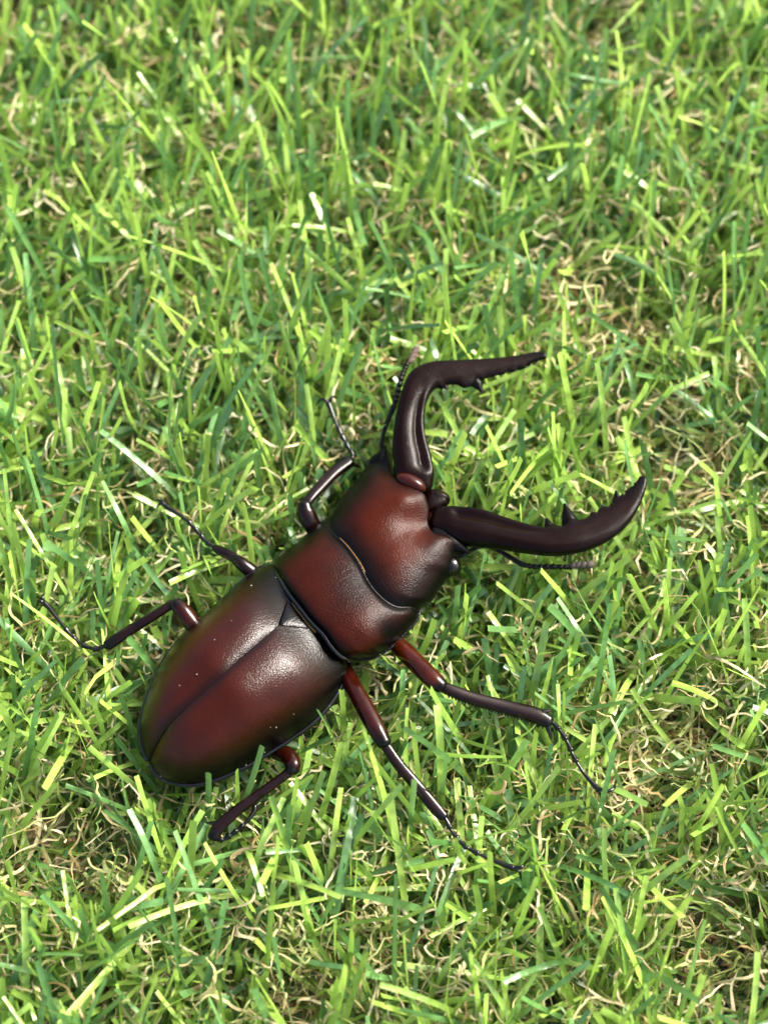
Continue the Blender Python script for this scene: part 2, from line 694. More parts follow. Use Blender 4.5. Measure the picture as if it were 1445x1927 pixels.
ZP = 13.2
P_front = edge([(616, 972), (624, 999), (651, 1027), (675, 1060), (694, 1096), (720, 1126), (746, 1141), (772, 1142), (790, 1149)], ZP, 4.6)
P_back = edge([(514, 1062), (526, 1084), (544, 1114), (562, 1138), (584, 1166), (608, 1191), (623, 1213), (645, 1234), (672, 1241)], ZP, 5.2)
P_left = ats([(514, 1062, ZP), (516, 1055, ZP), (541, 1035, ZP), (574, 1007, ZP), (599, 986, ZP), (616, 972, ZP)])
P_right = ats([(672, 1241, ZP), (705, 1237, ZP), (736, 1218, ZP), (763, 1191, ZP), (786, 1165, ZP), (790, 1149, ZP)])
PR = np.vstack([P_front, P_right[::-1], P_back[::-1], P_left])


def pr_bump(V, t, g):
    b = 0.35 * gauss(V, 575, 1040, 18, 2.4) + 0.35 * gauss(V, 705, 1180, 18, 2.4)
    b += -0.5 * gauss(V, 735, 1197, 15.5, 1.3)
    return b * smoothstep(0, .1, g) * smoothstep(0, .1, 1 - g) * smoothstep(0, .08, t) * smoothstep(0, .08, 1 - t)


v, f, uv, ring = loft(P_back, P_front, P_left, P_right, 44, 0.9, roll=(0.8, 0.35), bump=pr_bump)
t, gq = uv[:, 0], uv[:, 1]
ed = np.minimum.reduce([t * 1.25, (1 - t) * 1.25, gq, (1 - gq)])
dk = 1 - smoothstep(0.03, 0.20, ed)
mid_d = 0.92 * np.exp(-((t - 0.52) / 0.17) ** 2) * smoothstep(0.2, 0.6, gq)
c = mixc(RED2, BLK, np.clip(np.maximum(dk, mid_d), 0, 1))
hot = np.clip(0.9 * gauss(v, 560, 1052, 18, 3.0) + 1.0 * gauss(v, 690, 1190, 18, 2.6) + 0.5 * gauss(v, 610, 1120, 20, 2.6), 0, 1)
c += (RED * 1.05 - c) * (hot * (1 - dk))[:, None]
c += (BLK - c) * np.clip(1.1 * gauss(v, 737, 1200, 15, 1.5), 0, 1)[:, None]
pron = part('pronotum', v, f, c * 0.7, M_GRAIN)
CLEAR.append(('poly', PR, 8.0 + LIFT))
rim_tube(P_back[1:-1] - np.array([0, 0, 0.75]), 0.34, 'rim', BLK * 1.4, M_BLACK, pron)
rim_tube(P_front[1:-1] - np.array([0, 0, 0.32]), 0.18, 'rim', BLK * 1.4, M_SHELL, pron)
rim_tube(polyline(P_right, 30) + np.array([0, 0, -0.1]), 0.22, 'rim', BLK * 1.4, M_SHELL, pron)
# fringes of golden hair in the two seams
rim_tube(P_back[16:36] + np.array([-0.2, -0.3, -1.25]), 0.17, 'hair_fringe', GOLD * 0.8, M_CRUMB, pron)
rim_tube(P_front[4:30] + np.array([0.2, 0.15, -0.24]), 0.13, 'hair_fringe', GOLD * 0.7, M_CRUMB, pron)

# --- head
ZH = 13.2
H_back = edge([(614, 976), (621, 1002), (648, 1031), (671, 1064), (690, 1099), (716, 1130), (742, 1144), (768, 1145), (789, 1146)], ZH, 4.3)
H_front = edge([(738, 856), (741, 880), (747, 902), (763, 920), (785, 928), (801, 932), (806, 944), (809, 957), (805, 971), (807, 986), (816, 1000), (838, 1003), (857, 1006), (868, 1020)], ZH, 0,
               zfun=lambda t: 0.3 + 3.0 * arc(t, 2.6, 0.7))
H_left = ats([(x, y, ZH) for x, y in [(614, 976), (632, 953), (650, 925), (675, 898), (687, 880), (699, 867), (717, 858), (725, 842), (738, 856)]])
H_right = ats([(x, y, ZH) for x, y in [(789, 1146), (799, 1138), (812, 1132), (824, 1114), (839, 1091), (853, 1080), (861, 1062), (864, 1048), (877, 1037), (868, 1020)]])
HD = np.vstack([H_front, H_right[::-1], H_back[::-1], H_left])


def hd_bump(V, t, g):
    b = 1.1 * gauss(V, 768, 940, 18, 1.9) + 0.9 * gauss(V, 822, 1020, 16.5, 2.0)
    b += -1.2 * gauss(V, 792, 985, 17, 2.2)
    b += 0.5 * gauss(V, 715, 950, 18, 2.6) + 0.3 * gauss(V, 770, 1075, 17, 2.8)
    b += -0.7 * gauss(V, 735, 885, 15, 1.1)
    return b * smoothstep(0, .08, 1 - g) * smoothstep(0, .1, g) * smoothstep(0, .06, t) * smoothstep(0, .06, 1 - t)


v, f, uv, ring = loft(H_back, H_front, H_left, H_right, 52, 1.1, roll=(0.1, 1.0), rollw=0.07, bump=hd_bump)
t, gq = uv[:, 0], uv[:, 1]
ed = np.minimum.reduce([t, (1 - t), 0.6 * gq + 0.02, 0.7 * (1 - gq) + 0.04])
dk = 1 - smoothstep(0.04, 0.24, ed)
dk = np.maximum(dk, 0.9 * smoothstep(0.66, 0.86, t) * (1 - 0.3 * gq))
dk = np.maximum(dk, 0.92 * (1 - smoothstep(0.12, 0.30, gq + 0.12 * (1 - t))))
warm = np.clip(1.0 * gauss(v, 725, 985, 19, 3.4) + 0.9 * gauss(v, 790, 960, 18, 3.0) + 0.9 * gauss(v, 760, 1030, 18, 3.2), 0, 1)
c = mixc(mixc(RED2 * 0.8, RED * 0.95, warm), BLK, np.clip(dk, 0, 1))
head = part('head', v, f, c, M_GRAIN)
CLEAR.append(('poly', HD, 8.2 + LIFT))

# eyes and the points in front of them
for (x, y, z, r, q) in ((849, 1065, 13.8, 1.45, 1.0), (699, 876, 12.0, 1.0, 1.0)):
    vv, ff = ellipsoid(at(x, y, z), np.diag([r, r * 1.05, r]), 16, 12)
    part('eye', vv, ff, BLK * 0.8, M_BLACK, head)
for pts in ([(818, 1012, 14.6), (852, 1020, 15.0), (882, 1040, 14.6)], [(708, 872, 13.8), (719, 858, 14.2), (725, 840, 14.0)]):
    kc = 1.0 if pts[0][0] > 780 else 0.6
    vv, ff, tt = sweep(ats(pts), [2.0 * kc, 1.5 * kc, 0.18], [1.2 * kc, 1.0 * kc, 0.2], n=10, k=12)
    part('canthus', vv, ff, BLK * 1.2, M_GRAIN, head)
# upper lip between the jaws
lb = ats([(798, 926, 13.6), (818, 921, 13.6), (838, 927, 13.4), (847, 938, 13.2), (842, 951, 13.2), (820, 962, 13.4), (800, 960, 13.6)])
v, f, R = dome(polyline(spline(lb, 60, True), 40, True), lb.mean(0), 0.8, 1.8, rings=8, ptop=4)
part('labrum', v, f, BRN * 0.7, M_MAND, head)


# --- mandibles
def mandible(rows, teeth, joint, flip):
    rows = np.array(rows, float)                                 # px, py, z, half width px, flatness
    p = ats(rows[:, :3])
    ra = rows[:, 3] / 13.4
    rb = ra * rows[:, 4] * 0.78

    def groove(t, an):
        c0 = math.pi * (0.64 if flip else 0.36)                  # hollow on the inner side of the top
        d = (an - c0) / 0.33
        r = (an - (math.pi - c0) * 0.5 - c0 * 0.5 - (-0.25 if flip else 0.25)) / 0.16
        k = float(1 - smoothstep(0.30, 0.55, t)) * float(smoothstep(0.05, 0.12, t))
        kr = float(1 - smoothstep(0.55, 0.8, t)) * float(smoothstep(0.05, 0.12, t))
        return 1 - 0.40 * math.exp(-d * d) * k + 0.10 * math.exp(-r * r) * kr + 0.012 * math.sin(40 * t + 3 * an) * math.sin(9 * an)
    # the inner edge swells into the foot of every tooth and a row of small serrations
    q0 = spline(p, 201)
    inn = -1.0 if flip else 1.0
    feet = []
    for (pts, r0) in teeth:
        b0 = at(*pts[0])
        tt0 = np.argmin(((q0[:, :2] - b0[:2]) ** 2).sum(1)) / 200
        feet.append((tt0, r0))

    def flange(t, an):
        cc = math.cos(an) * inn
        if cc <= 0:
            return 0.0
        hgt = sum(0.75 * r0 * math.exp(-((t - t0) / (0.011 + 0.012 * r0)) ** 2) for t0, r0 in feet)
        hgt += 0.20 * float(smoothstep(0.60, 0.68, t)) * float(1 - smoothstep(0.93, 0.97, t)) * (0.5 + 0.5 * math.sin(t * 190))
        return inn * hgt * cc ** 5
    v, f, T = sweep(p, ra, rb, n=150, k=36, power=3.2, groove=groove, flange=flange)
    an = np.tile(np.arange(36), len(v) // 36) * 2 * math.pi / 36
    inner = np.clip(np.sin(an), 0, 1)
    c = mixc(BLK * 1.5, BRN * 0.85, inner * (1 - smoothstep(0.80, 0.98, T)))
    m = part('mandible', v, f, c, M_MAND)
    for (pts, r0) in teeth:
        q = ats(pts)
        q[0, 2] -= 0.5
        n = len(q)
        rad = np.array([r0 * 1.1, r0 * 0.75, 0.2][:n]) if n == 3 else np.array([r0 * 1.35, 0.16])
        vv, ff, tt = sweep(q, rad, rad * 0.6, n=10, k=10)
        part('tooth', vv, ff, BLK * 1.3, M_MAND, m)
    for jt in joint:
        a, b = at(*jt[0]), at(*jt[1])
        d = (b - a) / 2
        vv, ff = ellipsoid((a + b) / 2, [d, np.cross([0, 0, 1], d) / np.linalg.norm(d) * jt[2], [0, 0, jt[3]]], 20, 12)
        part('condyle', vv, ff, jt[4], M_LEG, m)
    for i in range(len(p)):
        CLEAR.append(('disc', (p[i], ra[i] + 0.8), p[i][2] - rb[i] - 0.3))
    return m


mandible([(781, 914, 15.2, 33, .80), (779, 892, 15.6, 38, .74), (776, 866, 16.0, 36, .74), (771, 838, 16.3, 33, .78), (770, 806, 16.6, 29, .82), (773, 774, 16.8, 26.5, .82), (780, 745, 17.0, 26, .8), (793, 719, 17.0, 28, .70),
          (817, 705, 17.0, 26, .64), (850, 700, 16.9, 23.5, .62), (888, 695, 16.7, 20, .64), (930, 688, 16.5, 15, .72), (974, 680, 16.3, 11.5, .8), (1004, 672, 16.2, 9.5, .85), (1023, 669, 16.2, 7.5, .95)],
         [([(872, 702, 16.6), (893, 717, 16.3), (906, 737, 16.2)], 1.5), ([(826, 716, 16.8), (834, 723, 16.7), (841, 732, 16.7)], .8),
          ([(962, 686, 16.3), (980, 695, 16.2)], .55), ([(982, 680, 16.2), (996, 687, 16.2)], .5), ([(928, 694, 16.4), (934, 705, 16.4)], .5), ([(908, 698, 16.5), (914, 711, 16.4)], .55), ([(944, 689, 16.4), (952, 700, 16.3)], .5)],
         [((745, 896, 16.6), (801, 922, 16.4), 1.15, 1.2, RED2 * 1.1)], False)
mandible([(824, 978, 14.6, 24, .85), (848, 982, 14.9, 30, .8), (870, 989, 15.2, 36, .72), (900, 994, 15.6, 36, .72), (945, 1004, 16.0, 30.5, .78), (990, 1014, 16.3, 27, .82), (1035, 1020, 16.5, 26, .8), (1076, 1015, 16.5, 27.5, .72), (1110, 1003, 16.4, 29, .62),
          (1141, 987, 16.3, 27.5, .60), (1167, 967, 16.3, 23, .62), (1188, 943, 16.3, 17, .72), (1203, 918, 16.4, 11.5, .85), (1209, 902, 16.5, 8, .95)],
         [([(1078, 996, 16.4), (1070, 976, 16.4), (1062, 949, 16.6)], 1.4), ([(1040, 1004, 16.4), (1033, 991, 16.4), (1028, 976, 16.5)], .95),
          ([(1166, 950, 16.3), (1161, 938, 16.3), (1159, 925, 16.5)], .8), ([(1194, 930, 16.3), (1183, 922, 16.4)], .42), ([(1141, 970, 16.3), (1133, 951, 16.4)], .65), ([(1122, 980, 16.3), (1115, 965, 16.4)], .55), ([(1176, 944, 16.3), (1170, 930, 16.4)], .5)],
         [((814, 962, 14.2), (826, 996, 14.0), 1.7, 1.1, RED2 * 0.6)], True)


# --- legs
def leg(fem, tib, tar, claws, spurs, serr=None, z_fem_col=RED2):
    mb = Mesh()
    fp = np.array(fem, float)
    P = ats(fp[:, :3])
    ra = fp[:, 3] / 13.4
    v, f, T = sweep(P, ra, ra * 0.85, n=22, k=16)
    mb.add(v, f, mixc(z_fem_col * 0.9, BLK * 1.5, smoothstep(0.72, 1.0, T)))
    tp = np.array(tib, float)
    Q = ats(tp[:, :3])
    rt = tp[:, 3] / 13.4
    v, f, T = sweep(Q, rt, rt * 0.72, n=24, k=14, power=2.6)
    mb.add(v, f, mixc(mixc(BLK * 1.4, BRN * 1.1, smoothstep(0.02, 0.18, T)), BLK * 1.3, smoothstep(0.75, 1.0, T)))
    if serr:
        qs = polyline(np.c_[Q, rt], 34)
        for i in range(3, 33):
            tg = qs[min(i + 1, 33), :3] - qs[i - 1, :3]
            tg /= np.linalg.norm(tg)
            sd_ = np.cross(tg, [0, 0, 1]) * serr
            b0 = qs[i, :3] + sd_ * qs[i, 3] * 0.75
            ln = 0.45 + 0.5 * (i / 33) ** 3 * (i % 3 == 0) + 0.12 * random.random()
            v, f, T = sweep([b0, b0 + sd_ * ln + tg * 0.25], [0.26, 0.05], n=4, k=6)
            mb.add(v, f, BLK)
    L = mb.build('leg', M_LEG, BEETLE, ORIGIN)
    for i in range(len(P)):
        CLEAR.append(('disc', (P[i], ra[i] + 0.7), P[i][2] - ra[i] - 0.2))
    for q in polyline(np.c_[Q, rt], 20):
        CLEAR.append(('disc', (q[:3], q[3] + 0.6), q[2] - q[3] - 0.2))
    # tarsus: five knobbed joints, the last one longest
    tq = ats(tar)
    path = spline(tq, 60)
    d = np.r_[0, np.cumsum(np.linalg.norm(np.diff(path, axis=0), axis=1))]
    d /= d[-1]
    cuts = [0, .15, .29, .43, .57, 1.0]
    pts, rr = [], []
    for a, b in zip(cuts[:-1], cuts[1:]):
        for s, r in ((0.0, .24), (0.35, .29), (0.75, .40), (0.93, .50), (0.99, .30)):
            t = a + (b - a) * s
            pts.append([np.interp(t, d, path[:, k]) for k in range(3)])
            rr.append(r * (0.92 if b == 1.0 else 1.0))
    v, f, T = sweep(pts, rr, n=70, k=8, smoothpath=False)
    ta = part('tarsus', v, f, BLK * 1.2, M_BLACK, L)
    for q in path[::3]:
        CLEAR.append(('soft', (q, 1.4), q[2] - 0.5))
    for cl in claws:
        q = ats(cl)
        v, f, T = sweep(q, np.linspace(0.36, 0.08, len(q)), n=14, k=8)
        part('claw', v, f, BLK, M_BLACK, L)
    for (a, b) in spurs:
        v, f, T = sweep([at(*a), (at(*a) + at(*b)) / 2, at(*b)], [0.42, 0.3, 0.05], n=8, k=8)
        part('spur', v, f, BLK, M_BLACK, L)
    return L


# front leg beside the lower mandible
leg([(712, 1178, 11.0, 15), (747, 1212, 12.2, 17), (787, 1252, 13.4, 18), (815, 1279, 13.9, 17), (829, 1290, 13.8, 14)],
    [(829, 1291, 13.6, 10), (850, 1300, 13.4, 11), (892, 1315, 12.8, 12), (953, 1331, 12.0, 13), (1007, 1346, 11.4, 15), (1030, 1357, 11.2, 13)],
    [(1034, 1356, 11.2), (1044, 1364, 11.0), (1057, 1380, 10.9), (1069, 1401, 10.7), (1080, 1426, 10.5), (1098, 1455, 10.3), (1123, 1483, 10.2), (1130, 1489, 10.2)],
    [[(1126, 1485, 10.3), (1142, 1489, 10.8), (1155, 1483, 10.6), (1156, 1471, 9.6)], [(1126, 1485, 10.2), (1130, 1495, 10.4), (1129, 1509, 9.2)]],
    [((1030, 1364, 11.2), (1037, 1392, 10.6)), ((1018, 1342, 11.6), (1038, 1336, 11.8)), ((1010, 1358, 11.2), (1012, 1370, 10.8))], serr=1, z_fem_col=RED)
# middle leg, same side
leg([(632, 1232, 10.8, 14), (656, 1275, 12.4, 16), (684, 1327, 13.6, 17), (708, 1371, 14.0, 16.5), (722, 1397, 13.8, 14)],
    [(722, 1399, 13.6, 9.5), (732, 1413, 13.4, 10), (750, 1439, 13.0, 10.5), (787, 1482, 12.0, 11), (822, 1524, 11.0, 11.5), (834, 1536, 10.8, 9)],
    [(836, 1536, 10.7), (843, 1550, 10.5), (850, 1564, 10.3), (870, 1588, 10.1), (891, 1602, 10.0), (932, 1621, 9.9), (970, 1635, 9.9)],
    [[(966, 1634, 10.0), (982, 1631, 10.4), (992, 1618, 9.6)], [(966, 1634, 10.0), (977, 1641, 10.4), (981, 1659, 9.0)]],
    [((832, 1528, 10.8), (846, 1540, 10.6))])
# hind leg, same side, folded back
leg([(495, 1398, 9.6, 14), (521, 1413, 10.6, 16), (543, 1424, 11.6, 16), (551, 1438, 12.2, 15), (549, 1450, 12.2, 12)],
    [(549, 1449, 12.0, 10), (538, 1458, 12.0, 8.5), (490, 1493, 11.6, 9), (444, 1527, 11.2, 10), (413, 1556, 10.8, 11.5), (402, 1574, 10.6, 11)],
    [(402, 1578, 10.4), (419, 1580, 10.2), (436, 1570, 10.1), (456, 1555, 10.0), (472, 1538, 9.9), (480, 1524, 9.8), (478, 1514, 9.8)],
    [[(479, 1516, 9.8), (474, 1512, 9.8), (470, 1516, 9.0)]],
    [((410, 1550, 10.9), (389, 1548, 10.6))], z_fem_col=RED2 * 0.7)
# far hind leg
leg([(398, 1205, 10.6, 14), (368, 1180, 12.2, 16), (346, 1152, 13.0, 16), (332, 1137, 13.2, 13)],
    [(333, 1136, 13.0, 11), (318, 1141, 12.9, 8.5), (283, 1163, 12.4, 9), (238, 1191, 11.4, 10), (204, 1214, 10.7, 10.5)],
    [(200, 1216, 10.5), (178, 1221, 10.3), (152, 1211, 10.2), (133, 1194, 10.2), (117, 1175, 10.2), (95, 1146, 10.2), (80, 1131, 10.3)],
    [[(82, 1133, 10.3), (74, 1132, 10.5), (70, 1142, 9.4)], [(82, 1133, 10.3), (81, 1122, 10.6), (86, 1116, 9.6)]],
    [((206, 1218, 10.6), (190, 1214, 10.6))], z_fem_col=RED2)
# far middle leg
leg([(500, 1098, 10.6, 13), (474, 1076, 11.8, 14), (456, 1062, 12.4, 13), (446, 1054, 12.4, 11)],
    [(446, 1054, 12.2, 9), (432, 1045, 12.0, 9.5), (415, 1037, 11.6, 9), (405, 1031, 11.3, 7)],
    [(405, 1031, 11.2), (388, 1019, 10.9), (372, 1000, 10.7), (353, 980, 10.6), (324, 960, 10.5), (309, 950, 10.5)],
    [[(312, 952, 10.5), (302, 948, 10.6), (294, 957, 9.6)], [(312, 952, 10.5), (303, 942, 10.7), (290, 942, 10.0)]],
    [], z_fem_col=BRN)
# far front leg
leg([(606, 1012, 10.4, 14), (590, 992, 11.4, 17), (576, 966, 12.4, 18), (573, 952, 12.8, 14)],
    [(574, 951, 12.7, 10), (584, 937, 12.6, 10), (601, 918, 12.2, 11), (629, 889, 11.6, 12.5), (656, 869, 11.0, 13)],
    [(662, 864, 10.9), (664, 856, 10.8), (653, 837, 10.7), (642, 817, 10.6), (633, 797, 10.6), (626, 779, 10.7), (617, 756, 10.9)],
    [[(619, 759, 10.9), (606, 751, 11.2), (595, 762, 10.2)], [(619, 759, 10.9), (625, 747, 11.2), (637, 750, 10.2)]],
    [((660, 872, 11.0), (680, 880, 10.4))], z_fem_col=BRN)


# --- feelers
def antenna(scape, fun, club, dusty):
    mb = Mesh()
    v, f, T = sweep(ats(scape), [.30, .32, .42][:len(scape)], n=12, k=8)
    mb.add(v, f, BLK * 1.2)
    path = spline(ats(fun), 30)
    rr = [.34 + .14 * (i % 3 == 2) for i in range(30)]
    v, f, T = sweep(path, rr, n=60, k=8, smoothpath=False)
    mb.add(v, f, BLK * 1.3)
    a = mb.build('antenna', M_LEG, BEETLE, ORIGIN)
    for q in list(path[::2]) + [at(*c_[1]) for c_ in club]:
        CLEAR.append(('disc', (q, 1.9), q[2] - 1.0))
    for (p, q, wd) in club:
        p, q = at(*p), at(*q)
        d = (q - p) / 2
        sd_ = np.cross(d, [0, 0, 1])
        sd_ /= np.linalg.norm(sd_)
        vv, ff = ellipsoid((p + q) / 2, [d * 1.2, sd_ * wd * 1.15, np.array([0, 0, wd * 1.5])], 10, 8)
        part('lamella', vv, ff, dusty, M_CRUMB, a)
    return a


antenna([(716, 862, 13.0), (722, 815, 14.2), (741, 764, 15.0)], [(742, 760, 15.0), (748, 738, 15.2), (755, 712, 15.5), (761, 696, 15.6), (768, 680, 15.8)],
        [((766, 684, 15.8), (780, 674, 15.8), .34), ((769, 677, 15.9), (784, 666, 15.9), .34), ((772, 669, 16.0), (787, 659, 16.0), .34), ((775, 662, 16.0), (787, 653, 16.0), .34)], np.array([.09, .06, .045]))
antenna([(860, 1050, 12.8), (915, 1028, 12.6), (982, 1062, 12.6)], [(982, 1062, 12.6), (1003, 1066, 12.6), (1030, 1066, 12.6), (1060, 1067, 12.5), (1072, 1067, 12.5)],
        [((1070, 1067, 12.5), (1083, 1062, 12.6), .4), ((1080, 1067, 12.5), (1093, 1060, 12.6), .4), ((1090, 1067, 12.5), (1104, 1060, 12.6), .42), ((1100, 1066, 12.5), (1116, 1060, 12.6), .46)], np.array([.07, .055, .045]))

# mouth palps / neck filling below head and pronotum so nothing hangs in the air
nk = sweep([at(640, 1120, 11.5), at(700, 1060, 11.5), at(740, 1010, 11.5)], [7.5, 8, 7], [3.8, 3.8, 3.6], n=10, k=24)
part('neck', nk[0], nk[1], BLK * 1.2, M_SHELL)

# pale dust specks lying on the wing cases
from mathutils.bvhtree import BVHTree
mb = Mesh()
els = [o for o in BEETLE.children if o.name.startswith('elytron') or o.name.startswith('pronotum')]
trees = []
for o in els:
    me = o.data
    trees.append(BVHTree.FromPolygons([(np.array(v.co) / S + ORIGIN).tolist() for v in me.vertices], [list(p.vertices) for p in me.polygons]))
spots = [(404, 1204), (338, 1290), (436, 1168), (473, 1102), (519, 1087), (553, 1344), (509, 1369), (540, 1405), (498, 1416), (463, 1440), (448, 1453), (303, 1461), (275, 1383), (502, 1429), (520, 1369), (371, 1269)]
for (x, y) in spots:
    d = CF + (x - 722.5) / FPX * CR - (y - 963.5) / FPX * CU
    best = None
    for t in trees:
        h = t.ray_cast(Vector(CAM), Vector(d).normalized())
        if h[0] is not None and (best is None or h[3] < best[3]):
            best = h
    if best is None:
        continue
    r = random.uniform(0.03, 0.08)
    vv, ff = ellipsoid(np.array(best[0]) + np.array([0, 0, r * .4]), np.diag([r * random.uniform(.8, 1.7), r, r * .7]), 6, 4)
    mb.add(vv, ff, np.array([.38, .34, .27]))
du = mb.build('dust', M_CRUMB, BEETLE, ORIGIN)
du['kind'] = 'stuff'

# ------------------------------------------------------------------ grass is pressed down under the beetle
GX0, GY0, GS = -130.0, -130.0, 0.4
GN, GM = 650, 750
HGT = np.full((GM, GN), 99.0)
SFT = np.full((GM, GN), 99.0)
gx = GX0 + (np.arange(GN) + .5) * GS
gy = GY0 + (np.arange(GM) + .5) * GS
GXX, GYY = np.meshgrid(gx, gy)


def in_poly(P):
    ins = np.zeros(GXX.shape, bool)
    n = len(P)
    for i in range(n):
        x1, y1 = P[i][:2]
        x2, y2 = P[(i + 1) % n][:2]
        cond = (y1 > GYY) != (y2 > GYY)
        xi = (x2 - x1) * (GYY - y1) / (y2 - y1 + 1e-12) + x1
        ins ^= cond & (GXX < xi)
    return ins


for kind, dta, z in CLEAR:
    if kind == 'poly':
        c0 = dta.mean(0)
        ins = in_poly(c0 + (dta - c0) * 1.05)
        HGT[ins] = np.minimum(HGT[ins], z)
    else:
        c0, r = dta
        ins = (GXX - c0[0]) ** 2 + (GYY - c0[1]) ** 2 < r * r
        H = HGT if kind == 'disc' else SFT
        H[ins] = np.minimum(H[ins], z)


def limit(P, soft):
    """P: N x T x 3; squash each strand so that it stays below the beetle"""
    fine = np.concatenate([P[:, :-1] * (1 - a) + P[:, 1:] * a for a in (0.0, 0.2, 0.4, 0.6, 0.8)] + [P[:, -1:]], 1)
    ix = np.clip(((fine[..., 0] - GX0) / GS).astype(int), 0, GN - 1)
    iy = np.clip(((fine[..., 1] - GY0) / GS).astype(int), 0, GM - 1)
    h = HGT[iy, ix]
    h = np.where(soft[:, None], np.minimum(h, SFT[iy, ix]), h)
    ratio = np.min(h / np.maximum(fine[..., 2] + 0.35, 0.3), axis=1)
    P[..., 2] *= np.clip(ratio, 0.12, 1)[:, None]
    return P


# bare spots where the backing and wood crumbs show (photo pixel, radius mm)
BARE = [(1335, 1830, 6.5), (1210, 1495, 5.0), (1290, 925, 6.0), (1180, 1500, 4.0), (200, 1645, 5.0), (90, 1640, 4.0), (1090, 590, 5.0), (1125, 95, 4.5), (1290, 1380, 4.0), (560, 1905, 3.5), (330, 1225, 4.0), (1190, 650, 4.0), (720, 1830, 3.0), (30, 60, 5), (660, 215, 3)]
LIFT = 0.0
BXY = [(at(x, y, 1.0)[:2], r * 1.2) for x, y, r in BARE]


def keep_mask(xy, strength):
    k = np.ones(len(xy), bool)
    for c, r in BXY:
        d = np.hypot(xy[:, 0] - c[0], xy[:, 1] - c[1])
        k &= ~((d < r) & (rng.random(len(xy)) < strength))
    return k


def ribbons(P, W, twist0, twist1, fold, cols, tipw=1.0, flatref=None):
    """ribbon strips along P (N x T x 3): three vertices across"""
    N, T, _ = P.shape
    tg = np.gradient(P, axis=1)
    tg /= np.maximum(np.linalg.norm(tg, axis=2), 1e-6)[..., None]
    if flatref is None:
        flatref = np.cross(tg[:, :1].repeat(T, 1), np.array([0, 0, 1.0]))
    s = flatref - (flatref * tg).sum(2)[..., None] * tg
    s /= np.maximum(np.linalg.norm(s, axis=2), 1e-6)[..., None]
    nrm = np.cross(tg, s)
    t = np.linspace(0, 1, T)[None, :]
    tw = twist0[:, None] + twist1[:, None] * t
    side = s * np.cos(tw)[..., None] + nrm * np.sin(tw)[..., None]
    up = np.cross(tg, side)
    wd = W[:, None] * (1 - (1 - tipw) * t ** 2)
    a = P - side * (wd / 2)[..., None]
    b = P + up * (wd * fold[:, None])[..., None]
    c = P + side * (wd / 2)[..., None]
    V = np.stack([a, b, c], 2)                                   # N T 3 3
    V[..., 2] = np.maximum(V[..., 2], 0.05)
    idx = np.arange(N * T * 3).reshape(N, T, 3)
    q1 = np.stack([idx[:, :-1, 0], idx[:, :-1, 1], idx[:, 1:, 1], idx[:, 1:, 0]], -1)
    q2 = np.stack([idx[:, :-1, 1], idx[:, :-1, 2], idx[:, 1:, 2], idx[:, 1:, 1]], -1)
    Q = np.stack([q1, q2], 2).reshape(N, -1, 4)
    cc = cols[:, None, None, :].repeat(T, 1).repeat(3, 2)
    ac = np.tile(np.array([-1.0, 0, 1.0]), (N, T, 1))
    return V, Q, cc, ac


AX0, AX1, AY0, AY1 = -118.0, 118.0, -112.0, 175.0


def tufts(spacing, per, jit):
    xs = np.arange(AX0, AX1, spacing)
    ys = np.arange(AY0, AY1, spacing * 0.9)
    X, Y = np.meshgrid(xs, ys)
    X = X + (np.arange(len(ys)) % 2)[:, None] * spacing / 2
    p = np.stack([X, Y], -1).reshape(-1, 2) + rng.normal(0, spacing * 0.28, (X.size, 2))
    p = p.repeat(per, 0) + rng.normal(0, jit, (X.size * per, 2))
    return p


